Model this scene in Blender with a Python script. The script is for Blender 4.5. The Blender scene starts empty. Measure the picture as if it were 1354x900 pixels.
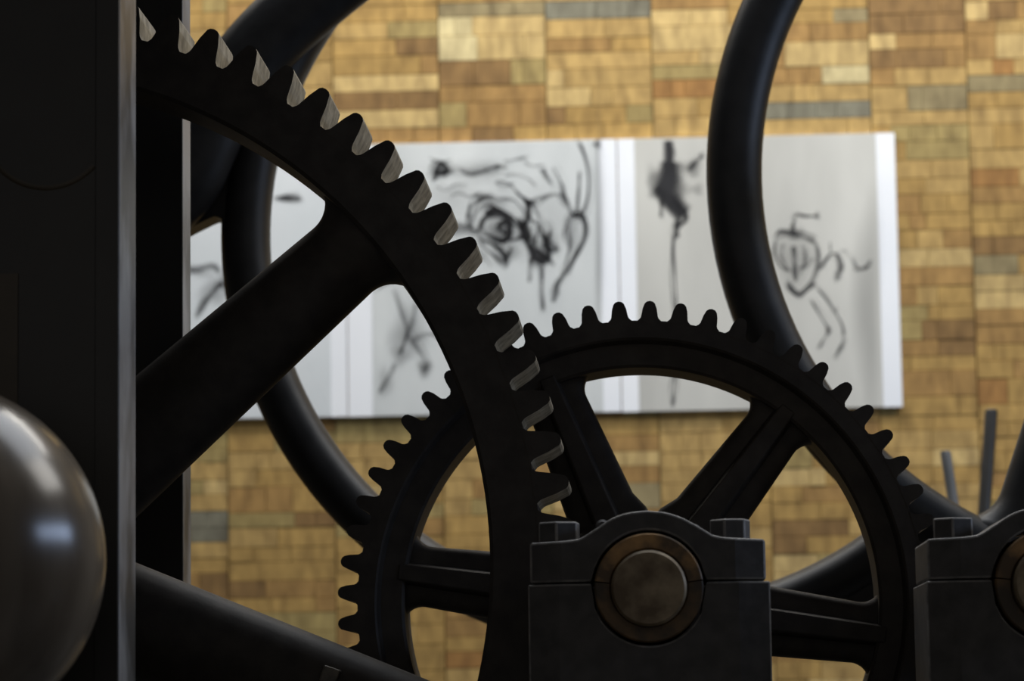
import bpy, math, random
import numpy as np
from mathutils import Matrix, Vector
sc = bpy.context.scene
col = sc.collection
rnd = random.Random(7)

# ------------------------------------------------------------------ camera
F = 4000.0                      # focal length in pixels of a 1354 px wide frame
VPX, VPY, ROLL, ZC = 864, 940, .02, 1.0
_d = np.array([VPX - 677, -(VPY - 450), -F]); CY = _d / np.linalg.norm(_d)
_z = np.array([-ROLL, 1, 0]); _z = _z - _z.dot(CY) * CY; CZ = _z / np.linalg.norm(_z)
CX = np.cross(CY, CZ)

def P(px, py, Y):
    """point of the world at depth Y seen at pixel (px, py)"""
    v = np.array([px - 677, 450 - py, -F])
    w = np.array([v @ CX, v @ CY, v @ CZ])
    w = w * Y / w[1]
    return Vector((w[0], w[1], w[2] + ZC))

cam = bpy.data.cameras.new('camera')
co = bpy.data.objects.new('camera', cam); col.objects.link(co)
R = Matrix((CX, CY, CZ)).to_4x4(); R.translation = (0, 0, ZC)
co.matrix_world = R
cam.sensor_width = 36; cam.lens = 36 * F / 1354
cam.dof.use_dof = True; cam.dof.focus_distance = 4.12; cam.dof.aperture_fstop = 5.0
cam.clip_end = 50
sc.camera = co

# ------------------------------------------------------------------ world, lights, exposure
w = bpy.data.worlds.new('world'); sc.world = w; w.use_nodes = True
bg = w.node_tree.nodes['Background']
bg.inputs[0].default_value = (1, .95, .9, 1); bg.inputs[1].default_value = .23

def area(name, loc, target, sx, sy, power, colour):
    l = bpy.data.lights.new(name, 'AREA'); l.shape = 'RECTANGLE'; l.size = sx; l.size_y = sy
    l.energy = power; l.color = colour
    o = bpy.data.objects.new(name, l); col.objects.link(o); o.location = loc
    o.rotation_euler = (Vector(target) - Vector(loc)).to_track_quat('-Z', 'Y').to_euler()
    return o
area('window_daylight', (2.9, 4.25, 2.02), (0, 4.35, 1.7), 2.1, .4, 26, (.55, .70, 1))
area('wall_fill', (-.2, 6.15, 3.95), (-.2, 6.75, 1.2), 3.6, .4, 70, (1, .96, .89))  # unseen area light added to brighten the block wall evenly
area('overhead_fill', (.3, 5.0, 4.0), (.3, 5.0, 1.4), 3.0, 1.6, 62, (.88, .93, 1))  # added overhead light for upper surfaces, no fixture modelled
area('overhead_fill', (2.1, 5.1, 3.95), (0, 4.8, 1.7), 1.5, 1.7, 52, (1, .97, .92))  # second added overhead light, high right, aimed at the tooth flanks
vs = sc.view_settings
vs.view_transform = 'Standard'; vs.look = 'None'; vs.gamma = 1; vs.use_curve_mapping = False; vs.exposure = 0

# ------------------------------------------------------------------ materials
def s2l(c):
    return tuple(((v / 255) / 12.92 if v / 255 <= .04045 else ((v / 255 + .055) / 1.055) ** 2.4) for v in c[:3])

def mat(name, c1, c2=None, scale=8., rough=.6, metal=0., spec=.5, bump=0., stretch=(1, 1, 1), detail=5, lo=.35, hi=.65, vary=0.):
    m = bpy.data.materials.new(name); m.use_nodes = True
    nt = m.node_tree; b = nt.nodes['Principled BSDF']
    b.inputs['Roughness'].default_value = rough; b.inputs['Metallic'].default_value = metal
    b.inputs['Specular IOR Level'].default_value = spec
    if c2 is None:
        b.inputs['Base Color'].default_value = (*c1, 1)
        return m
    g = nt.nodes.new('ShaderNodeNewGeometry')
    mp = nt.nodes.new('ShaderNodeMapping'); mp.inputs['Scale'].default_value = stretch
    nt.links.new(g.outputs['Position'], mp.inputs['Vector'])
    n = nt.nodes.new('ShaderNodeTexNoise'); n.inputs['Scale'].default_value = scale; n.inputs['Detail'].default_value = detail
    nt.links.new(mp.outputs[0], n.inputs['Vector'])
    r = nt.nodes.new('ShaderNodeValToRGB')
    r.color_ramp.elements[0].position = lo; r.color_ramp.elements[1].position = hi
    r.color_ramp.elements[0].color = (*c1, 1); r.color_ramp.elements[1].color = (*c2, 1)
    nt.links.new(n.outputs['Fac'], r.inputs[0])
    out = r.outputs[0]
    if vary:
        oi = nt.nodes.new('ShaderNodeObjectInfo')
        mr = nt.nodes.new('ShaderNodeMapRange'); mr.inputs[3].default_value = 1 - vary; mr.inputs[4].default_value = 1 + vary
        nt.links.new(oi.outputs['Random'], mr.inputs[0])
        hs = nt.nodes.new('ShaderNodeHueSaturation')
        nt.links.new(mr.outputs[0], hs.inputs['Value']); nt.links.new(out, hs.inputs['Color'])
        out = hs.outputs[0]
    nt.links.new(out, b.inputs['Base Color'])
    if bump:
        bp = nt.nodes.new('ShaderNodeBump'); bp.inputs['Strength'].default_value = bump; bp.inputs['Distance'].default_value = .004
        nt.links.new(n.outputs['Fac'], bp.inputs['Height']); nt.links.new(bp.outputs[0], b.inputs['Normal'])
    return m

IRON = mat('black_iron', (.027, .0225, .019), (.046, .039, .033), 30, .62, 0, .3, .25)
IRON2 = mat('blue_black_iron', (.0100, .0098, .0100), (.0175, .017, .017), 25, .48, 0, .35, .2)
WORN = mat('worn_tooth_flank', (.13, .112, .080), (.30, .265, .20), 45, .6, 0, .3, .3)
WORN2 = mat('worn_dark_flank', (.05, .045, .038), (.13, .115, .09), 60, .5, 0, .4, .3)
CAPIRON = mat('grey_painted_iron', (.050, .048, .047), (.075, .071, .069), 40, .6, 0, .3, .25)
EDGE_PALE = mat('pale_casting_edge', (.12, .115, .11), (.25, .24, .23), 60, .5, 0, .4, .2)  # lighter tone for the bevelled edges of caps, pedestals and bolts
BRASS = mat('tarnished_brass', (.08, .05, .025), (.50, .28, .10), 22, .5, .2, .4, .2, lo=.42, hi=.72)
BRASS2 = mat('dark_brass', (.045, .032, .02), (.20, .115, .045), 24, .55, .1, .4, .2, lo=.42, hi=.75)  # darker brass for the lower bushing half
STEEL = mat('worn_steel_end', (.10, .068, .036), (.30, .235, .15), 26, .5, .2, .4, .15, lo=.36, hi=.66)
POST = mat('dark_post_paint', (.012, .011, .010), (.018, .017, .015), 12, .4, 0, .4)
EDGE = mat('pale_post_side', (.06, .058, .055), (.24, .24, .245), 5, .42, .2, .5, .2, stretch=(2, 2, 1), lo=.42, hi=.58)  # paler, mottled tone on the right side face of the posts
BALL = mat('brushed_metal', (.075, .058, .041), (.15, .122, .09), 10, .22, 0, .42, .05, stretch=(1, 1, .12))
BROWN = mat('faint_brown_ring', (.035, .026, .014), (.05, .036, .02), 20, .5)
GREYROD = mat('grey_rod', (.075, .078, .078), (.10, .10, .10), 20, .5)
BACK = mat('joint_dark_wood', (.13, .088, .042), (.20, .135, .06), 10, .9)
FLOOR = mat('concrete_floor', (.03, .028, .025), (.05, .047, .04), 6, .8)
PLASTER = mat('grey_plaster', (.10, .095, .085), (.13, .125, .11), 3, .9)
CEIL = mat('dark_ceiling', (.05, .05, .05), (.07, .07, .07), 3, .9)
FRAME = mat('window_paint', (.25, .25, .25), (.3, .3, .3), 5, .6)
SHEET = mat('white_sheet', s2l((235, 238, 243)), s2l((243, 245, 248)), 3, .6, 0, .3)
PIC = [mat('grey_print_a', s2l((206, 211, 213)), s2l((218, 222, 224)), 5, .7, 0, .2, lo=.3, hi=.7),
       mat('grey_print_b', s2l((190, 194, 194)), s2l((214, 217, 216)), 6, .7, 0, .2, stretch=(1, 1, .45), lo=.3, hi=.7),
       mat('grey_print_c', s2l((176, 175, 169)), s2l((206, 205, 198)), 5, .7, 0, .2, stretch=(1, 1, .25), lo=.3, hi=.7)]
WOODC = {'gold': (182, 150, 92), 'tan': (190, 160, 104), 'light': (204, 178, 124), 'pale': (214, 200, 156), 'brown': (168, 134, 84),
         'dark': (144, 114, 74), 'grey': (152, 139, 106), 'blue': (132, 130, 116), 'rust': (168, 126, 76), 'olive': (172, 153, 102)}
WOOD = {}
for k, c in WOODC.items():
    a = s2l((c[0] * .76, c[1] * .735, c[2] * .70)); b = s2l((c[0] * 1.03, c[1] * 1.02, c[2] * .98))
    WOOD[k] = mat('wood_' + k, a, b, 24, .75, 0, .25, .2, stretch=(1.5, 1, .6), lo=.28, hi=.72, vary=.07)

def ink_material():
    m = bpy.data.materials.new('ink_wash'); m.use_nodes = True; nt = m.node_tree
    b = nt.nodes['Principled BSDF']; b.inputs['Base Color'].default_value = (.05, .05, .053, 1); b.inputs['Roughness'].default_value = .8
    b.inputs['Specular IOR Level'].default_value = .1
    a = nt.nodes.new('ShaderNodeAttribute'); a.attribute_name = 'ink'
    nt.links.new(a.outputs['Fac'], b.inputs['Alpha'])
    return m
INK = ink_material()
GLASS = bpy.data.materials.new('window_glass'); GLASS.use_nodes = True
_g = GLASS.node_tree.nodes['Principled BSDF']; _g.inputs['Transmission Weight'].default_value = 1; _g.inputs['Roughness'].default_value = .02
_g.inputs['IOR'].default_value = 1.05

# ------------------------------------------------------------------ mesh helpers
def mesh(name, v, f, m, parent=None, mi=None, smooth=None, bevel=0., loc=None):
    me = bpy.data.meshes.new(name); me.from_pydata([tuple(p) for p in v], [], f)
    for mm in (m if isinstance(m, (list, tuple)) else [m]): me.materials.append(mm)
    if mi: me.polygons.foreach_set('material_index', mi)
    me.update()
    if smooth is not None:
        me.polygons.foreach_set('use_smooth', [True] * len(me.polygons))
        try: me.set_sharp_from_angle(angle=math.radians(smooth))
        except Exception: pass
    o = bpy.data.objects.new(name, me); col.objects.link(o)
    if loc is not None: o.location = loc
    if parent: o.parent = parent
    if bevel:
        md = o.modifiers.new('bevel', 'BEVEL'); md.width = bevel; md.segments = 2; md.limit_method = 'ANGLE'; md.angle_limit = math.radians(40)
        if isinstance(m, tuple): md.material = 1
    return o

def box(x0, x1, y0, y1, z0, z1):
    v = [(x, y, z) for z in (z0, z1) for y in (y0, y1) for x in (x0, x1)]
    f = [(0, 2, 3, 1), (4, 5, 7, 6), (0, 1, 5, 4), (2, 6, 7, 3), (0, 4, 6, 2), (1, 3, 7, 5)]
    return v, f

def join(*parts):
    V, Fs = [], []
    for v, f in parts:
        n = len(V); V += list(v); Fs += [tuple(i + n for i in q) for q in f]
    return V, Fs

def revolve(profile, n, a0=0., a1=2 * math.pi, closed=True):
    """profile = closed loop of (radius, y) turned about the local Y axis"""
    full = abs(a1 - a0 - 2 * math.pi) < 1e-6
    k = len(profile); steps = n if full else n + 1
    V = []
    for i in range(steps):
        a = a0 + (a1 - a0) * i / n
        for r, y in profile: V.append((r * math.cos(a), y, r * math.sin(a)))
    Fs = []
    for i in range(n):
        j = (i + 1) % steps
        for q in range(k if closed else k - 1):
            t = (q + 1) % k
            Fs.append((i * k + q, i * k + t, j * k + t, j * k + q))
    return V, Fs

def disc(r, y0, y1, n=40, bev=.0):
    """solid cylinder along Y with an eased front edge (front = y0)"""
    prof = [(0.0001, y0), (r - bev, y0), (r, y0 + bev), (r, y1), (0.0001, y1)]
    return revolve(prof, n, closed=False)

def loft(sections):
    k = len(sections[0]); V = [p for s in sections for p in s]; Fs = []
    for i in range(len(sections) - 1):
        for q in range(k):
            t = (q + 1) % k
            Fs.append((i * k + q, i * k + t, (i + 1) * k + t, (i + 1) * k + q))
    Fs.append(tuple(range(k - 1, -1, -1))); n = (len(sections) - 1) * k
    Fs.append(tuple(range(n, n + k)))
    return V, Fs

def sup(a, b, n, e):
    """superellipse outline"""
    out = []
    for i in range(n):
        t = 2 * math.pi * i / n; c, s = math.cos(t), math.sin(t)
        out.append((a * math.copysign(abs(c) ** (2 / e), c), b * math.copysign(abs(s) ** (2 / e), s)))
    return out

def spoke(r0, r1, half, hy, yc, rin, fil, ang, e=2.4, n=24, hub=None):
    """radial arm in the XZ plane; flares into the rim at rin with fillet radius fil"""
    secs = []
    rs = [r0 + (rin - fil - r0) * i / 8 for i in range(9)] + [rin - fil + fil * i / 8 for i in range(1, 9)] + [r1]
    ca, sa = math.cos(ang), math.sin(ang)
    for r in rs:
        h = half(r)
        d = min(max(r - (rin - fil), 0), fil * .999)
        h += fil - math.sqrt(fil * fil - d * d)
        if hub:
            d = min(max(hub + fil * .6 - r, 0), fil * .6 * .98)
            h += (fil * .6 - math.sqrt((fil * .6) ** 2 - d * d)) * .6
        secs.append([(r * ca - t * sa, yc + u, r * sa + t * ca) for t, u in sup(h, hy, n, e)])
    return loft(secs)

def tube(pts, ha, hb, n=20, e=2.2):
    """rounded bar along points in a plane of constant Y: half width ha in the plane, hb in depth"""
    secs = []
    for i, p in enumerate(pts):
        a = pts[max(i - 1, 0)]; b = pts[min(i + 1, len(pts) - 1)]
        t = Vector((b[0] - a[0], 0, b[2] - a[2])).normalized(); nrm = Vector((-t.z, 0, t.x))
        h = ha[i] if isinstance(ha, (list, tuple)) else ha
        secs.append([(p[0] + nrm.x * s, p[1] + u, p[2] + nrm.z * s) for s, u in sup(h, hb, n, e)])
    return loft(secs)

def catmull(pts, n=8):
    pts = [np.array(p, float) for p in pts]; q = [2 * pts[0] - pts[1]] + pts + [2 * pts[-1] - pts[-2]]; out = []
    for i in range(1, len(q) - 2):
        for k in range(n):
            t = k / n
            out.append(.5 * ((2 * q[i]) + (-q[i - 1] + q[i + 1]) * t + (2 * q[i - 1] - 5 * q[i] + 4 * q[i + 1] - q[i + 2]) * t * t + (-q[i - 1] + 3 * q[i] - 3 * q[i + 1] + q[i + 2]) * t ** 3))
    out.append(pts[-1]); return out

def tag(o, label, cat, group=None, kind=None):
    o['label'] = label; o['category'] = cat
    if group: o['group'] = group
    if kind: o['kind'] = kind
    return o

def empty(name, loc):
    o = bpy.data.objects.new(name, None); o.empty_display_size = .05; col.objects.link(o); o.location = loc; return o

def struct(o): o['kind'] = 'structure'; return o

# ------------------------------------------------------------------ room
YW = 7.0
struct(mesh('floor', *box(-3.2, 3.0, -1.5, 7.2, -.1, 0), FLOOR))
struct(mesh('ceiling', *box(-3.2, 3.0, -1.5, 7.2, 4.1, 4.2), CEIL))
wall = struct(mesh('wall_back', *box(-3.2, 3.0, YW + .03, 7.2, 0, 4.1), BACK))
struct(mesh('wall_left', *box(-3.35, -3.2, -1.5, 7.2, 0, 4.1), PLASTER))
wy0, wy1, wz0, wz1 = 3.15, 5.35, 1.76, 2.28
struct(mesh('wall_right', *join(box(3.0, 3.15, -1.5, wy0, 0, 4.1), box(3.0, 3.15, wy1, 7.2, 0, 4.1), box(3.0, 3.15, wy0, wy1, 0, wz0), box(3.0, 3.15, wy0, wy1, wz1, 4.1)), PLASTER))
win = struct(mesh('window_1', *join(box(2.96, 3.12, wy0, wy0 + .05, wz0, wz1), box(2.96, 3.12, wy1 - .05, wy1, wz0, wz1), box(2.96, 3.12, wy0 + .05, wy1 - .05, wz0, wz0 + .05),
            box(2.96, 3.12, wy0 + .05, wy1 - .05, wz1 - .05, wz1), box(3.03, 3.07, 4.23, 4.27, wz0 + .05, wz1 - .05)), FRAME))
for a, b in ((wy0 + .05, 4.23), (4.27, wy1 - .05)):
    mesh('pane', *box(3.045, 3.051, a, b, wz0 + .05, wz1 - .05), GLASS, win)

# wall of end-grain blocks: columns of stacked short pieces --------------------
X580, X722, X862, X1150, X1283 = (P(x, y, YW).x for x, y in ((580, 100), (722, 100), (862, 90), (1150, 90), (1282, 200)))
pitch = (X862 - X580) / 2
bounds = [X580 - pitch * k for k in range(8, 0, -1)] + [X580, X722, X862, (X862 + X1150) / 2, X1150, X1283] + [X1283 + pitch * k for k in range(1, 8)]
zones = [  # pixel rectangles of the photograph with a piece colour of their own
    (583, 30, 662, 52, 'pale'), (662, 30, 715, 75, 'light'), (583, 52, 662, 78, 'pale'), (583, 0, 700, 28, 'grey'), (720, 0, 860, 22, 'blue'), (585, 80, 660, 98, 'dark'),
    (690, 68, 716, 84, 'rust'), (585, 98, 720, 122, 'olive'), (515, 50, 580, 74, 'dark'), (525, 76, 582, 104, 'brown'), (455, 104, 580, 128, 'light'), (480, 128, 560, 144, 'dark'),
    (470, 146, 570, 166, 'light'), (470, 166, 575, 186, 'brown'), (650, 160, 690, 182, 'dark'), (585, 160, 640, 184, 'brown'), (735, 50, 830, 68, 'brown'), (800, 72, 862, 92, 'light'),
    (725, 96, 772, 130, 'light'), (776, 96, 862, 128, 'tan'), (735, 134, 785, 166, 'dark'), (790, 130, 862, 168, 'olive'), (865, 0, 940, 16, 'brown'), (865, 18, 960, 40, 'light'),
    (880, 38, 900, 58, 'dark'), (905, 40, 960, 60, 'light'), (862, 84, 950, 110, 'olive'), (870, 110, 940, 140, 'rust'), (862, 140, 940, 184, 'tan'),
    (1062, 8, 1148, 32, 'grey'), (1030, 32, 1150, 58, 'brown'), (1030, 60, 1150, 86, 'light'), (1084, 86, 1150, 110, 'pale'), (1020, 88, 1084, 110, 'brown'), (1020, 112, 1150, 140, 'tan'),
    (1015, 140, 1152, 166, 'blue'), (1015, 166, 1152, 180, 'tan'), (1150, 0, 1275, 40, 'dark'), (1150, 42, 1190, 76, 'light'), (1190, 42, 1275, 76, 'brown'), (1150, 76, 1278, 94, 'dark'),
    (1172, 95, 1278, 116, 'tan'), (1150, 95, 1170, 150, 'brown'), (1170, 116, 1278, 124, 'dark'), (1195, 124, 1262, 148, 'grey'), (1180, 148, 1278, 166, 'tan'), (1310, 0, 1354, 30, 'dark'),
    (1280, 0, 1312, 14, 'light'), (1280, 15, 1310, 68, 'brown'), (1284, 68, 1320, 86, 'light'), (1320, 84, 1354, 98, 'rust'), (1280, 98, 1354, 108, 'tan'), (1280, 106, 1354, 130, 'grey'),
    (1320, 132, 1354, 150, 'rust'), (1280, 154, 1354, 212, 'tan'), (1190, 172, 1280, 200, 'olive'), (1190, 200, 1280, 220, 'light'), (1190, 222, 1280, 260, 'tan'), (1280, 214, 1354, 240, 'rust'),
    (1190, 262, 1220, 300, 'brown'), (1222, 262, 1268, 298, 'gold'), (1284, 244, 1354, 268, 'tan'), (1190, 300, 1240, 322, 'tan'), (1240, 296, 1282, 322, 'brown'), (1284, 280, 1354, 322, 'gold'),
    (1190, 324, 1284, 344, 'light'), (1190, 344, 1284, 382, 'brown'), (1286, 322, 1340, 344, 'dark'), (1286, 344, 1354, 364, 'grey'), (1286, 364, 1354, 396, 'light'),
    (1218, 432, 1268, 464, 'dark'), (1266, 408, 1286, 464, 'light'), (1196, 400, 1268, 432, 'gold'), (1288, 410, 1354, 450, 'brown'), (1290, 462, 1354, 496, 'gold'), (1200, 496, 1290, 516, 'brown'),
    (1200, 466, 1290, 496, 'gold'), (1200, 516, 1290, 560, 'gold'), (1230, 560, 1300, 580, 'tan'), (1220, 590, 1300, 612, 'light'), (1290, 516, 1354, 545, 'rust'),
    (246, 560, 300, 615, 'olive'), (246, 612, 330, 640, 'tan'), (246, 684, 296, 716, 'blue'), (300, 590, 400, 612, 'tan'), (315, 615, 370, 630, 'dark'), (330, 640, 380, 668, 'brown'),
    (380, 640, 440, 668, 'gold'), (385, 670, 440, 706, 'dark'), (300, 672, 340, 706, 'tan'), (250, 720, 440, 740, 'gold'), (270, 766, 330, 790, 'dark'), (340, 760, 440, 792, 'brown'),
    (380, 700, 470, 730, 'gold'), (592, 838, 660, 872, 'blue'), (592, 872, 660, 900, 'rust'), (545, 806, 590, 900, 'gold'), (600, 812, 640, 836, 'brown'), (620, 590, 660, 630, 'pale'),
    (570, 610, 620, 700, 'tan'), (585, 660, 625, 690, 'brown'), (790, 548, 860, 575, 'gold'), (790, 575, 860, 590, 'brown'), (800, 590, 862, 612, 'light'), (815, 612, 862, 630, 'brown'),
    (830, 632, 866, 670, 'grey'), (870, 548, 970, 590, 'tan'), (870, 592, 940, 606, 'brown'), (870, 606, 940, 650, 'tan'), (1010, 650, 1110, 680, 'gold'), (1020, 680, 1070, 696, 'pale'),
    (1024, 696, 1104, 726, 'dark'), (1024, 726, 1104, 740, 'gold'), (1018, 740, 1100, 770, 'light'), (1040, 608, 1100, 648, 'light'), (1018, 870, 1115, 900, 'gold')]
def to_px(x, z, Y=YW):
    a, c = np.array([x, Y, z - ZC]), None
    v = CX * a[0] + CY * a[1] + CZ * a[2]
    return 677 - v[0] / v[2] * F, 450 + v[1] / v[2] * F
def hidden(px, py):
    """true where posters, posts or gear bodies cover the wall in the photograph"""
    if px < 246 or px > 1354 or py < 0 or py > 900: return True
    if 180 < py < 545 and 250 < px < 1190: return True
    if math.hypot(px - 848, py - 800) < 395 and math.hypot(px - 848, py - 800) > 312: return True
    if 700 < px < 1014 and py > 690: return True
    if 652 < math.hypot(px - 2, py - 742) < 745: return True
    if px > 1120 and py > 650: return True
    if py > 760 + (px - 180) * .36 and px < 540: return True
    if 500 < math.hypot(px - 1505, py - 230) < 560: return True
    return False
unit = bpy.data.meshes.new('wood_block'); vv, ff = box(-.5, .5, 0, 1, -.5, .5)
c_ = .5 - .03
vv = [(-.5, 1, -.5), (.5, 1, -.5), (.5, 1, .5), (-.5, 1, .5), (-.5, .025, -.5), (.5, .025, -.5), (.5, .025, .5), (-.5, .025, .5), (-.494, 0, -.485), (.494, 0, -.485), (.494, 0, .485), (-.494, 0, .485)]
ff = [(0, 1, 5, 4), (1, 2, 6, 5), (2, 3, 7, 6), (3, 0, 4, 7), (4, 5, 9, 8), (5, 6, 10, 9), (6, 7, 11, 10), (7, 4, 8, 11), (8, 9, 10, 11)]
unit.from_pydata(vv, [], ff); unit.materials.append(WOOD['gold'])
blocks = []
zb, zt = .72, 3.12
for ci in range(len(bounds) - 1):
    xa, xb = bounds[ci], bounds[ci + 1]
    z = zt - rnd.random() * .03
    while z > zb:
        h = rnd.choice((.034, .038, .040, .042, .044, .046, .060))
        n = rnd.choice((1, 2, 2, 3, 3, 3, 4, 5)) if h < .05 else rnd.choice((2, 3, 4))
        cuts = sorted(rnd.uniform(.16, .84) for _ in range(n - 1)); cuts = [0] + cuts + [1]
        cuts = [c for i, c in enumerate(cuts) if i == 0 or c - cuts[i - 1] > .11 or c == 1]
        base = rnd.choice(('gold', 'gold', 'gold', 'tan', 'tan', 'brown', 'olive'))
        for a, b in zip(cuts, cuts[1:]):
            x0, x1 = xa + .0008 + (xb - xa - .0016) * a, xa + .0008 + (xb - xa - .0016) * b
            cx, cz = (x0 + x1) / 2, z - h / 2
            px, py = to_px(cx, cz)
            k = base if rnd.random() < .6 else rnd.choice(('gold', 'gold', 'gold', 'tan', 'tan', 'tan', 'light', 'brown', 'olive'))
            for q in zones:
                if q[0] <= px <= q[2] and q[1] <= py <= q[3]: k = q[4]; break
            vis = sum(not hidden(px + dx * (x1 - x0) / 2 * F / YW * .8, py + dy * h / 2 * F / YW * .7) for dx in (-1, 0, 1) for dy in (-1, 0, 1)) / 9
            blocks.append((vis * (x1 - x0) * h, cx, cz, x1 - x0, h, k, YW + rnd.uniform(-.0012, .0012)))
        z -= h
blocks.sort(key=lambda q: -q[0])
for s, cx, cz, bw, bh, k, y in blocks[:298]:
    o = bpy.data.objects.new('wood_block', unit); col.objects.link(o); o.parent = wall
    o.location = (cx, y, cz); o.scale = (bw - .0009, .045, bh - .0012)
    o.material_slots[0].link = 'OBJECT'; o.material_slots[0].material = WOOD[k]
V, Fs, MI = [], [], []; keys = list(WOOD)
for s, cx, cz, bw, bh, k, y in blocks[298:]:
    n = len(V)
    V += [(cx + p[0] * (bw - .0009), y + p[1] * .045, cz + p[2] * (bh - .0012)) for p in vv]
    Fs += [tuple(i + n for i in q) for q in ff]; MI += [keys.index(k)] * len(ff)
o = mesh('wood_blocks', V, Fs, [WOOD[k] for k in keys], wall, MI); o['kind'] = 'stuff'

# ------------------------------------------------------------------ posters with ink sketches
YP = 6.985
def rect(px0, py0, px1, py1, skew, y0, y1):
    """upright sheet between two pixel corners"""
    a = P(px0, py0, YP); b = P(px1, py1, YP); c = P(px1, py0 - skew, YP); d = P(px0, py1 + skew, YP)
    x0, x1 = (a.x + d.x) / 2, (b.x + c.x) / 2; z1, z0 = (a.z + c.z) / 2, (b.z + d.z) / 2
    return box(x0, x1, y0, y1, z0, z1)
def drawing(parent, strokes, blobs):
    V, Fs, A = [], [], []; lay = 0
    extra = []
    for pts, wd, al in strokes:          # the loose second and third passes of the pen
        for k in range(2):
            ox, oy = rnd.uniform(-4, 4), rnd.uniform(-4, 4)
            extra.append(([(x + ox + rnd.uniform(-3, 3), y + oy + rnd.uniform(-3, 3)) for x, y in pts], wd * rnd.uniform(.5, .8), al * rnd.uniform(.25, .5)))
    for pts, wd, al in strokes + extra:
        y = YP - .0012 - lay * .000015; lay += 1
        q = catmull(pts, 6); n0 = len(V)
        for i, p in enumerate(q):
            t = q[min(i + 1, len(q) - 1)] - q[max(i - 1, 0)]; t = t / (np.linalg.norm(t) + 1e-9); nn = np.array((-t[1], t[0]))
            u = i / (len(q) - 1); w_ = wd * (.70 + .3 * math.sin(u * 9 + lay)) if wd < 7.5 else wd
            fade = min(1, min(u, 1 - u) * 8 + (.25 if al < .84 else .9))
            for s, a in ((-1, 0), (-.4, .8), (0, 1), (.4, .8), (1, 0)):
                e = P(*(p + nn * s * w_), YP); V.append((e.x, y, e.z)); A.append(a * al * fade)
        for i in range(len(q) - 1):
            for k in range(4):
                b = n0 + i * 5 + k; Fs.append((b, b + 1, b + 6, b + 5))
    for x, yy, rx, ry, al in blobs:
        y = YP - .0012 - lay * .000015; lay += 1; n0 = len(V)
        e = P(x, yy, YP); V.append((e.x, y, e.z)); A.append(al)
        for rr, a in ((.35, .85), (.7, .4), (1, 0)):
            for k in range(18):
                t = 2 * math.pi * k / 18; j = 1 + .18 * math.sin(3 * t + x)
                e = P(x + rx * rr * j * math.cos(t), yy + ry * rr * j * math.sin(t), YP); V.append((e.x, y, e.z)); A.append(a * al)
        for k in range(18):
            t = (k + 1) % 18; Fs.append((n0, n0 + 1 + k, n0 + 1 + t))
            for r in range(2):
                Fs.append((n0 + 1 + r * 18 + k, n0 + 1 + (r + 1) * 18 + k, n0 + 1 + (r + 1) * 18 + t, n0 + 1 + r * 18 + t))
    o = mesh('ink_drawing', V, Fs, INK, parent); at = o.data.attributes.new('ink', 'FLOAT', 'POINT'); at.data.foreach_set('value', A)
    o['label'] = 'black ink sketch on the grey picture'; o['kind'] = 'stuff'
    return o
GP = 'ink sketch posters in a row on the block wall'
def poster(px0, px1, ix0, ix1, yt, yb, m, label, strokes, blobs):
    sk = (px1 - px0) * .0215
    a = P((px0 + px1) / 2, yb, YP)
    r = empty('poster', a); tag(r, label, 'poster', GP)
    mesh('sheet', *rect(px0, yt, px1, yb, sk, YP, YP + .012), SHEET, r)
    mesh('picture', *rect(ix0, yt - .3, ix1, yb + .3, (ix1 - ix0) * .0215, YP - .001, YP + .001), m, r)['label'] = 'grey printed picture between the white borders'
    drawing(r, strokes, blobs)
    for ch in r.children: ch.matrix_parent_inverse = Matrix.Translation(-a)
poster(100, 458, 128, 437, 199.5, 550, PIC[0], 'pale grey ink sketch poster half hidden behind the big gear and left post',
    [([(246, 356), (262, 358), (280, 352), (292, 362)], 6, .45), ([(292, 372), (280, 388), (268, 402), (258, 420)], 7, .5), ([(298, 350), (296, 372), (300, 392)], 5, .4), ([(364, 262), (380, 261), (398, 262)], 5, .75)],
    [(382, 262, 22, 8, .6), (282, 385, 22, 24, .3), (262, 358, 26, 10, .3), (300, 470, 30, 30, .3)])
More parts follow.
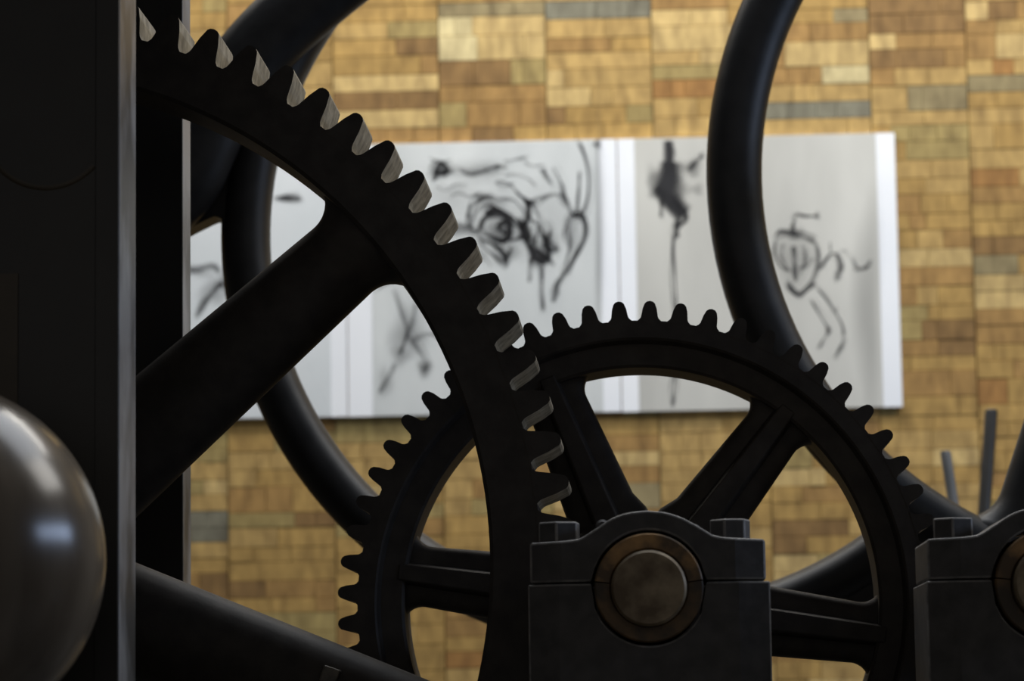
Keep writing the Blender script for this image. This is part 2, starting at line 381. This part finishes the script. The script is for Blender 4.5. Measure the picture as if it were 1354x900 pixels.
poster(459.5, 818, 492, 795, 191.5, 543.5, PIC[1], 'grey poster of tangled ink figures seen between big gear teeth and small gear, middle sheet',
    [([(764, 186), (772, 204), (778, 230), (778, 258), (770, 282), (757, 290)], 3.2, .8), ([(766, 226), (765, 250), (762, 282)], 3, .75), ([(745, 252), (750, 268), (757, 284), (770, 288), (774, 306), (768, 328), (755, 348), (742, 372)], 3.6, .8),
     ([(756, 288), (752, 306), (754, 326), (748, 350), (746, 364)], 3, .7), ([(744, 362), (736, 380), (732, 400)], 4.5, .75), ([(717, 348), (717, 380), (719, 412)], 3.4, .8), ([(703, 340), (702, 360), (700, 374)], 2.6, .6),
     ([(700, 265), (702, 290), (712, 300), (706, 330), (716, 346), (730, 338)], 3.4, .7), ([(684, 256), (700, 266), (712, 272)], 3.5, .7), ([(712, 272), (722, 260), (732, 256)], 2.5, .5),
     ([(640, 282), (652, 276), (668, 284), (678, 296), (690, 304), (696, 318)], 4.4, .75), ([(632, 310), (640, 290), (658, 286), (672, 292), (676, 310), (664, 320), (648, 314)], 3.6, .7),
     ([(622, 300), (630, 280), (646, 270), (662, 280)], 3.2, .55), ([(656, 300), (666, 294), (674, 302), (670, 314)], 3.2, .65), ([(640, 318), (656, 326), (668, 340), (672, 350)], 3.6, .55), ([(626, 280), (632, 266), (648, 258), (660, 266)], 3, .45),
     ([(606, 222), (620, 230), (634, 228), (650, 222), (660, 222)], 4, .6), ([(574, 228), (582, 216), (592, 224), (586, 234)], 4.5, .6), ([(654, 240), (666, 246), (680, 242)], 2.6, .4), ([(718, 222), (724, 234), (730, 244)], 3, .5),
     ([(666, 214), (684, 210), (700, 206)], 2.6, .4), ([(736, 230), (744, 246), (748, 262)], 2.6, .45), ([(722, 306), (720, 322), (728, 334), (738, 330)], 3, .45), ([(690, 300), (694, 316), (704, 330)], 4, .6),
     *[([(560 + x / 3.75, 180 + y / 3.75) for x, y in q], wd, al) for q, wd, al in (
         ([(290, 470), (300, 410), (350, 375), (420, 385), (470, 430), (490, 480), (460, 512), (400, 515), (340, 500), (292, 472)], 3, .7), ([(380, 440), (400, 418), (432, 430), (432, 470), (400, 482), (380, 442)], 2.6, .75),
         ([(220, 410), (240, 350), (300, 310), (350, 312)], 3, .5), ([(270, 480), (300, 550), (350, 590), (400, 622), (430, 560)], 3.2, .55), ([(330, 530), (380, 560), (420, 590)], 3.5, .5),
         ([(470, 280), (520, 320), (570, 310), (640, 290), (690, 300), (720, 350)], 2.6, .55), ([(520, 320), (520, 400), (500, 450), (510, 520), (550, 600), (590, 632), (640, 600)], 3.6, .7),
         ([(540, 340), (570, 400), (590, 480), (600, 520)], 2.8, .5), ([(600, 500), (640, 560), (684, 560)], 3, .5), ([(640, 150), (680, 220), (690, 290), (715, 340)], 2.8, .5), ([(575, 170), (600, 180), (612, 214)], 4, .5),
         ([(700, 500), (718, 420), (750, 380), (795, 392), (806, 480), (760, 575), (720, 690)], 3, .65), ([(50, 205), (80, 150), (122, 150), (70, 185), (40, 220)], 3.4, .55), ([(370, 220), (430, 240), (470, 290)], 2.4, .45),
         ([(370, 310), (450, 320), (500, 380), (505, 440)], 2.6, .5), ([(60, 250), (110, 270), (160, 240), (220, 250)], 2.4, .35), ([(230, 330), (220, 420), (250, 470)], 2.6, .45), ([(470, 400), (500, 470), (520, 500)], 6, .6),
         ([(440, 540), (420, 610), (400, 660)], 3, .45), ([(555, 560), (600, 590), (650, 640)], 3, .5), ([(690, 690), (720, 640), (770, 560)], 2.6, .5), ([(300, 180), (360, 150), (420, 160)], 3, .4), ([(160, 440), (220, 450), (260, 480)], 4, .5), ([(10, 200), (60, 170), (100, 190), (150, 170)], 3, .4), ([(130, 300), (180, 280), (230, 300), (290, 280)], 2.6, .35),
         ([(400, 200), (450, 190), (520, 210), (560, 250)], 2.4, .35), ([(500, 130), (540, 150), (600, 140)], 2.4, .3), ([(30, 110), (80, 130), (140, 120)], 2.4, .35), ([(600, 420), (630, 460), (620, 520), (660, 540)], 2.6, .4), ([(250, 560), (300, 600), (340, 650)], 3, .35))],
     ([(520, 380), (530, 410), (538, 440), (528, 470)], 4, .4), ([(538, 440), (552, 460), (564, 480), (560, 490)], 4, .5), ([(545, 450), (565, 440), (585, 446)], 4, .35), ([(522, 480), (512, 500), (500, 520)], 3.5, .45),
     ([(550, 400), (545, 425), (536, 450)], 4, .4), ([(496, 386), (508, 376), (524, 372)], 3, .35)],
    [(790, 190, 7, 7, .7), (586, 224, 18, 14, .4), (660, 302, 40, 32, .22), (664, 304, 18, 16, .4), (712, 335, 18, 20, .45), (604, 302, 26, 12, .45), (668, 335, 22, 18, .35), (735, 382, 7, 12, .5), (724, 318, 16, 22, .25),
     (540, 440, 30, 40, .28), (562, 486, 12, 14, .55), (530, 470, 16, 16, .3), (696, 308, 14, 14, .35), (650, 268, 26, 12, .22), (640, 225, 40, 10, .2), (758, 310, 12, 30, .2), (510, 505, 12, 24, .25), (793, 300, 8, 200, .25), (660, 300, 70, 60, .14), (730, 300, 50, 70, .12), (620, 225, 60, 20, .16), (600, 260, 40, 30, .12)])
poster(819.5, 1188, 842, 1163, 183.5, 537, PIC[2], 'grey poster of a dripping ink shape and spidery ink figure, rightmost sheet',
    [([(884, 186), (884, 204), (884, 222)], 8.5, .98), ([(886, 214), (884, 236), (880, 256), (894, 272), (904, 284)], 16, .97), ([(868, 252), (886, 262), (902, 280), (906, 292), (896, 300)], 7, .8), ([(900, 288), (895, 300), (897, 314)], 7, .8),
     ([(893, 302), (890, 330), (892, 360), (894, 390), (894, 424)], 3.4, .8), ([(874, 264), (874, 288)], 3.4, .7), ([(893, 490), (891, 515), (890, 538)], 3, .7), ([(930, 204), (920, 214), (910, 226)], 5, .6),
     ([(1050, 290), (1054, 284), (1066, 286), (1080, 286)], 3, .75), ([(1050, 290), (1048, 302), (1050, 310)], 4, .75), ([(1024, 314), (1032, 306), (1050, 310), (1066, 314), (1078, 320)], 4.4, .8),
     ([(1026, 316), (1024, 336), (1034, 352), (1046, 358)], 3, .6), ([(1078, 320), (1082, 340), (1076, 364), (1064, 382), (1054, 388), (1044, 382), (1040, 372)], 3.4, .7), ([(1049, 326), (1050, 350), (1052, 372)], 3.8, .85),
     ([(1036, 322), (1034, 340), (1042, 356)], 2.6, .5), ([(1060, 322), (1064, 342), (1058, 362)], 2.6, .5), ([(1056, 356), (1068, 350), (1076, 340)], 2.4, .5), ([(1044, 378), (1056, 390), (1070, 382), (1078, 374)], 4, .75),
     ([(1083, 358), (1090, 346), (1098, 336), (1106, 338), (1110, 352), (1108, 366)], 3.2, .8), ([(1106, 334), (1114, 346), (1112, 362)], 2.4, .6), ([(1098, 320), (1098, 334)], 2, .5), ([(1128, 344), (1134, 354), (1138, 358)], 3, .65), ([(1136, 356), (1146, 352), (1150, 344)], 3.4, .7),
     ([(1110, 330), (1120, 334), (1130, 346)], 2, .35), ([(1080, 380), (1092, 394), (1104, 412), (1114, 432), (1116, 446)], 2.6, .7), ([(1072, 396), (1082, 414), (1094, 432), (1096, 438)], 2.6, .65), ([(1096, 438), (1088, 450), (1080, 462)], 2.4, .6),
     ([(1116, 446), (1112, 458), (1102, 474)], 3.2, .7), ([(1106, 404), (1106, 414)], 2, .4)],
    [(884, 244, 26, 36, .75), (868, 254, 14, 10, .4), (1052, 308, 14, 10, .5), (1052, 345, 34, 44, .2), (1095, 437, 5, 6, .6), (1080, 285, 5, 6, .6), (1107, 366, 6, 7, .5), (915, 222, 16, 14, .4), (922, 250, 10, 10, .25), (1148, 400, 24, 170, .22), (900, 250, 14, 20, .3), (862, 232, 10, 18, .2)])

# ------------------------------------------------------------------ gears
def tooth_mesh(name, r0, r1, tip, rise, hub_w, depth, mats, ease):
    """one tooth pointing along +X, extruded along +Y"""
    h = r1 - r0
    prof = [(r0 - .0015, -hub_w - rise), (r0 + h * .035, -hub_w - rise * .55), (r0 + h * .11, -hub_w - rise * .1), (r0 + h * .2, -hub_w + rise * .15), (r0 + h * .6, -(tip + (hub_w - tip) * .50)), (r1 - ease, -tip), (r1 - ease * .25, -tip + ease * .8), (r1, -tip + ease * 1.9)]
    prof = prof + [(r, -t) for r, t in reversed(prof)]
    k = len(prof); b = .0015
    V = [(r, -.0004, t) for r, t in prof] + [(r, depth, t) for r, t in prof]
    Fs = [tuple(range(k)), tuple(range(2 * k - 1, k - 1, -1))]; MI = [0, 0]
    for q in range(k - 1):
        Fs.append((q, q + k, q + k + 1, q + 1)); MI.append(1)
    me = bpy.data.meshes.new(name); me.from_pydata(V, [], Fs)
    for m in mats: me.materials.append(m)
    me.polygons.foreach_set('material_index', MI); me.update()
    return me
def teeth(root, me, n, phase):
    for k in range(n):
        o = bpy.data.objects.new('tooth', me); col.objects.link(o); o.parent = root
        o.rotation_euler = (0, -(math.radians(phase) + 2 * math.pi * k / n), 0)

# big gear in front at the left
BC = (-.8881, 4.0, 1.2017)
big = empty('large_gear', BC)
tag(big, 'large black cast iron gear with thick spokes and worn teeth beside the left post', 'gear')
RI = .676
mesh('gear_rim', *revolve([(.7435, 0), (RI + .005, 0), (RI, .006), (RI, .132), (RI + .005, .138), (.7435, .138)], 190), IRON, big, smooth=30)
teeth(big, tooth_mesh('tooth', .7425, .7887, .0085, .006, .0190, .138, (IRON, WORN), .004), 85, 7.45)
for k in range(6):
    o = mesh('spoke', *spoke(.11, RI + .02, lambda r: .0815 - .036 * r, .052, .069, RI, .046, math.radians(41.0 + 60 * k - (1.5 if k == 5 else 0)), 2.3), IRON, big, smooth=40)
    if k == 5:
        q = P(437, 893, 4.012)
        bq = mesh('bolt', *box(-.011, .011, -.014, .03, -.011, .011), WORN2, o, bevel=.002, loc=q - Vector(BC)); bq.rotation_euler = (0, math.radians(20), 0)
mesh('hub', *disc(.17, -.05, .19, 48, .01), IRON, big, smooth=30)
mesh('shaft', *disc(.055, -.30, .345, 32, .004), IRON2, big, smooth=30)

# small gear behind, on the bearing's shaft
SC_ = (-.0145, 4.25, 1.151)
sm = empty('spur_gear', SC_)
tag(sm, 'smaller black spur gear with six ribbed spokes turning behind the middle bearing block', 'gear')
SI = .334
mesh('gear_rim', *revolve([(.398, 0), (.374, 0), (.371, .003), (.367, .022), (SI + .004, .024), (SI, .028), (SI, .128), (SI + .004, .132), (.367, .132), (.372, .148), (.398, .148)], 240), IRON, sm, smooth=30)
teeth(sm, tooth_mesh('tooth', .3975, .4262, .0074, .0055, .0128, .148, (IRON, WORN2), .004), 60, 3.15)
for k in range(6):
    a = math.radians(-8.3 + 60 * k)
    sp = mesh('spoke', *spoke(.10, SI + .02, lambda r: .0585 - .05 * r, .030, .078, SI, .030, a, 4.5, 28, hub=.13), IRON, sm, smooth=40)
    ca, sa = math.cos(a), math.sin(a)
    rv = []
    for r, t, y0 in ((.12, .016, .022), (SI + .012, .011, .022)):
        for tt, yy in ((-t - .006, .056), (-t, y0), (t, y0), (t + .006, .056)):
            rv.append((r * ca - tt * sa, yy, r * sa + tt * ca))
    mesh('rib', rv, [(0, 1, 5, 4), (1, 2, 6, 5), (2, 3, 7, 6), (3, 0, 4, 7), (3, 2, 1, 0), (4, 5, 6, 7)], IRON, sp, bevel=.002)
mesh('hub', *disc(.130, .02, .15, 48, .008), IRON, sm, smooth=30)
AX = P(858, 777, 3.72)
sh = mesh('shaft', *disc(.0465, 3.72 - 4.25, .35, 56, .003), STEEL, sm, smooth=30, loc=(AX.x - SC_[0], 0, AX.z - SC_[2]))
sh['label'] = 'worn brown steel shaft end'

# ------------------------------------------------------------------ bearing blocks
S = 3.75 / F * 1.012
def strips(xs, top, bot, front, yb):
    V, Fs = [], []
    for x in xs:
        V += [(x, front(x), bot(x)), (x, front(x), top(x)), (x, yb, top(x)), (x, yb, bot(x))]
    for i in range(len(xs) - 1):
        a, b = i * 4, i * 4 + 4
        for q in range(4):
            t = (q + 1) % 4; Fs.append((a + q, b + q, b + t, a + t))
    n = (len(xs) - 1) * 4
    Fs += [(0, 1, 2, 3), (n + 3, n + 2, n + 1, n)]
    return V, Fs
def ring_half(r0, r1, y0, y1, a0, a1):
    v, f = revolve([(r1 - .002, y0), (r0 + .002, y0), (r0, y0 + .002), (r0, y1), (r1, y1), (r1, y0 + .002)], 28, a0, a1)
    n = len(v); return v, f + [(0, 1, 2, 3, 4, 5), (n - 1, n - 2, n - 3, n - 4, n - 5, n - 6)]
capx = [-155, -151, -110, -101, -90, -81, -70, -62, -53, -44, -32, -19, 0, 22, 35, 47, 58, 68, 76, 84, 91, 97, 109, 149, 153]
capz = [61, 62, 63, 64, 65.5, 70, 77, 82, 88, 93, 97, 99.5, 101, 98.5, 95, 90, 84, 78, 73, 68, 66, 64.5, 63.5, 62, 61]
BORE = 75 * S; SPL = 9 * S
def thin(xs):
    keep = [xs[0]]
    for x in xs[1:-1]:
        if abs(abs(x) - BORE) < 2e-5 or (x - keep[-1] > .0034 and xs[-1] - x > .003 and abs(abs(x) - BORE) > .003): keep.append(x)
    return keep + [xs[-1]]
def make_bearing(loc, label, z_bottom, plugs):
    r = empty('bearing_block', loc); tag(r, label, 'bearing', 'bearing blocks along the front of the machine')
    xs = sorted(set(round(x, 5) for x in [x * S for x in capx] + [BORE * math.cos(math.pi * k / 28) for k in range(29)] + [-113 * S, 113 * S]))
    xs = thin(xs)
    top = lambda x: float(np.interp(x / S, capx, capz)) * S
    bore_u = lambda x: max(SPL, math.sqrt(max(BORE ** 2 - x * x, 0)))
    fr = lambda x: max(0, abs(x) - 113 * S) * .35
    mesh('cap', *strips(xs, top, bore_u, fr, .19), (CAPIRON, EDGE_PALE), r, bevel=.0028)
    xs2 = sorted(set(round(x, 5) for x in [-158 * S, 158 * S, -117 * S, 117 * S] + [BORE * math.cos(math.pi * k / 28) for k in range(29)]))
    xs2 = thin(xs2)
    bore_l = lambda x: min(SPL - .002, -math.sqrt(max(BORE ** 2 - x * x, 0)) if abs(x) < BORE * .9999 else SPL - .002)
    fr2 = lambda x: -.003 + max(0, abs(x) - 117 * S) * .35
    zb = z_bottom - loc[2]
    mesh('pedestal', *strips(xs2, bore_l, lambda x: zb, fr2, .20), (CAPIRON, EDGE_PALE), r, bevel=.0022)
    mesh('base_flange', *box(-.23, .23, -.03, .22, zb, zb + .05), CAPIRON, r, bevel=.004)
    a = math.asin(SPL / (70 * S))
    mesh('bushing', *ring_half(.0472, 71 * S, -.010, .195, a + .01, math.pi - a - .01), BRASS, r, smooth=35)
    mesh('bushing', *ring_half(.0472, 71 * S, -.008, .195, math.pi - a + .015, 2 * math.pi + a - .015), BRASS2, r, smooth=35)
    for dx, rot, wd in ((-117, .42, 26), (108.5, .22, 24.5)):
        rr = wd * S / math.cos(math.pi / 6) * .98; y = .048; z0, z1 = 62 * S, 90 * S
        hv = [(dx * S + rr * math.cos(rot + k * math.pi / 3), y + rr * math.sin(rot + k * math.pi / 3), z) for z in (z0, z1) for k in range(6)]
        hf = [tuple(range(5, -1, -1)), tuple(range(6, 12))] + [(k, (k + 1) % 6, (k + 1) % 6 + 6, k + 6) for k in range(6)]
        mesh('bolt_head', hv, hf, (CAPIRON, EDGE_PALE), r, bevel=.0022)
    for dx, dz in plugs:
        v, f = disc(9 * S, .10, .16, 20, .003)
        mesh('oil_plug', [(x + dx * S, y, z + (dz - 3) * S) for x, y, z in v], f, CAPIRON, r, smooth=35)
    return r
BB = P(858, 777, 3.75)
make_bearing(tuple(BB), 'dark iron bearing block in the middle with brown shaft end and brass bushing', .70, ((-61, 91), (62, 83)))
B2 = P(1388, 772, 3.75)
make_bearing(tuple(B2), 'dark iron bearing block cut off by the right edge of the frame', .70, ())
ax2 = P(1391, 778, 3.72)
o = mesh('shaft', *disc(.0465, -.03, .5, 56, .003), STEEL, smooth=30, loc=(B2.x, 3.75, B2.z)); tag(o, 'steel shaft end inside the bearing block at the right edge', 'shaft')
bed = empty('machine_bed', (.2, 3.82, 0)); tag(bed, 'iron machine bed rail carrying both bearing blocks', 'machine bed')
mesh('rail', *box(-.55, .95, -.14, .17, .56, .70), IRON2, bed, bevel=.006)
for x in (-.45, .8):
    mesh('leg', *box(x - .06, x + .06, -.12, .15, 0, .56), IRON2, bed, bevel=.006)

# ------------------------------------------------------------------ posts, ball
def post(px0, px1, y0, y1, label, deco):
    xa, xb = P(px0, 450, y0).x, P(px1, 450, y0).x
    r = empty('iron_post', ((xa + xb) / 2, (y0 + y1) / 2, 0)); tag(r, label, 'post')
    xc, yc = (xa + xb) / 2, (y0 + y1) / 2
    v, f = box(xa - xc, xb - xc, y0 - yc, y1 - yc, 0, 4.1)
    mesh('post_body', v, f, [POST, EDGE], r, [0, 0, 0, 0, 0, 1], bevel=.002)
    return r, xc, yc
fp, xc, yc = post(-260, 158, 3.55, 3.665, 'broad dark iron post with bright edge behind the polished ball', 1)
x1 = P(126, 450, 3.55).x - xc
mesh('raised_strip', *box(x1, P(157, 450, 3.55).x - xc, -.0615, -.05, .0, 4.1), POST, fp, bevel=.001)
x2 = P(24, 450, 3.55).x - xc
mesh('brown_strip', *box(x2 - .06, x2, -.0600, -.05, .0, 1.53), BROWN, fp)
cdisc = P(62, 165, 3.55)
v, f = revolve([(.074, -.0590), (.0785, -.0592), (.080, -.0575)], 24, math.radians(212), math.radians(318), closed=False)
mesh('brown_arc', [(x + cdisc.x - xc, y, z + cdisc.z) for x, y, z in v], f, BROWN, fp, smooth=60)  # thin raised brown arc on the post face
post(60, 242, 4.35, 4.425, 'narrow dark iron post with pale edge standing behind the large gear', 0)
BL = P(-103, 742, 3.3)
bl = empty('polished_ball', (BL.x, BL.y, 0)); tag(bl, 'polished metal ball at lower left in front of the dark post', 'ball')
prof = [(max(.2007 * math.sin(math.pi * k / 48), .0001), -.2007 * math.cos(math.pi * k / 48)) for k in range(49)]
v, f = revolve(prof, 72, closed=False)
mesh('ball', [(x, -z, y + BL.z) for x, y, z in v], f, BALL, bl, smooth=60)
v, f = disc(.035, 0, BL.z - .185, 28, .002)
mesh('stem', [(x, -z, y) for x, y, z in v], f, IRON2, bl, smooth=40)
v, f = disc(.16, 0, .04, 40, .004)
mesh('base', [(x, -z, y) for x, y, z in v], f, IRON2, bl, smooth=40)

# ------------------------------------------------------------------ curved frames behind
YR = 4.95
c1 = (-.003, 1.803); r1, h1 = .668, .0412
YF = 5.02
cf = empty('curved_frame', (c1[0], YF, 0)); tag(cf, 'curved black iron frame arm sweeping behind the large gear with a slanting branch', 'frame')
pts = [(r1 * math.cos(a), 0, c1[1] + r1 * math.sin(a)) for a in np.radians(np.linspace(128, 309.5, 90))]
mesh('curved_arm', *tube(pts, h1, .05, 24, 2.3), IRON2, cf, smooth=40)
q = catmull([(900, -430), (730, -270), (560, -120), (420, -8), (345, 62), (296, 128), (268, 190), (238, 243), (180, 292), (110, 335)], 8)
hw = list(np.interp(np.linspace(0, 1, len(q)), [0, .25, .45, .6, .7, .8, 1], [.062, .062, .062, .060, .062, .066, .066]))
bp_ = [P(a, b, YF - .05) - Vector((c1[0], YF, 0)) for a, b in q]
mesh('slanting_arm', *tube(bp_, [float(t) for t in hw], .05, 20, 2.2), IRON2, cf, smooth=40)
def plate(pxs, dy0, dy1):
    q = [P(a, b, YF) - Vector((c1[0], YF, 0)) for a, b in pxs]; n = len(q)
    return [(p.x, dy0, p.z) for p in q] + [(p.x, dy1, p.z) for p in q], [tuple(range(n)), tuple(range(2 * n - 1, n - 1, -1))] + [(k, k + n, (k + 1) % n + n, (k + 1) % n) for k in range(n)]
mesh('web_plate', *plate([(170, 180), (235, 140), (320, 140), (312, 210), (303, 310), (300, 300), (296, 293), (288, 290), (280, 293), (252, 307), (170, 352)], -.035, .035), IRON2, cf, bevel=.006)
mesh('web_plate', *plate([(1010, 815), (1080, 780), (1140, 735), (1190, 690), (1190, 780), (1150, 815), (1080, 850), (1010, 850)], -.03, .03), IRON2, cf, bevel=.006)
mesh('frame_leg', *box(-.05, .05, -.05, .05, 0, c1[1] - r1), IRON2, cf, bevel=.01)
mesh('foot', *box(-.15, .15, -.12, .12, 0, .04), IRON2, cf, bevel=.005)

YR = 4.90
c2 = (.8255, 1.861); r2 = .676
fw = empty('flywheel', (c2[0], YR, 0)); tag(fw, 'large black wheel with rounded rim behind the small gear, running off the right edge', 'wheel')
pts = [(r2 + .0456 * a, .05 * b) for a, b in sup(1, 1, 24, 2.3)]
v, f = revolve(pts, 140)
mesh('wheel_rim', [(x, y, z + c2[1]) for x, y, z in v], f, IRON2, fw, smooth=50)
for k in range(2):
    v, f = spoke(.05, r2, lambda r: .070 + .02 * r, .045, 0, r2 - .043, .060, math.radians(251.5 + 180 * k), 2.3)
    mesh('spoke', [(x, y, z + c2[1]) for x, y, z in v], f, IRON2, fw, smooth=40)
v, f = disc(.12, -.1, .1, 40, .01); mesh('hub', [(x, y, z + c2[1]) for x, y, z in v], f, IRON2, fw, smooth=40)
v, f = disc(.05, -.7, .12, 32, .004); mesh('shaft', [(x, y, z + c2[1]) for x, y, z in v], f, IRON2, fw, smooth=40)
mesh('stand', *box(-.06, .06, -.68, -.56, 0, c2[1] - .03), IRON2, fw, bevel=.01)

# upright rods far behind
def rod(px0, py0, px1, py1, wd, Y, m, label):
    a, b = P(px0, py0, Y), P(px1, py1, Y)
    d = (b - a) / (b - a).z; foot = a - d * a.z
    r = empty('iron_rod', (foot.x, Y, 0)); tag(r, label, 'rod', 'upright rods before the block wall')
    n = 16; t = a - foot; V = []
    for p in (Vector((0, 0, 0)), t * .997, t):
        s = wd if p != t else wd * .8
        V += [(p.x + s * math.cos(2 * math.pi * k / n), s * math.sin(2 * math.pi * k / n), p.z) for k in range(n)]
    Fs = [(j * n + k, j * n + (k + 1) % n, (j + 1) * n + (k + 1) % n, (j + 1) * n + k) for j in range(2) for k in range(n)] + [tuple(range(2 * n, 3 * n)), tuple(range(n - 1, -1, -1))]
    mesh('bar', V, Fs, m, r, smooth=40)
    mesh('base_plate', *box(-.07, .07, -.07, .07, 0, .012), m, r)
rod(1250, 596, 1258, 648, .0105, 5.9, GREYROD, 'short grey rod leaning left, the paler of two by the wheel')
rod(1311, 541, 1304, 640, .0132, 6.2, POST, 'taller black rod next to the wheel spoke at right')
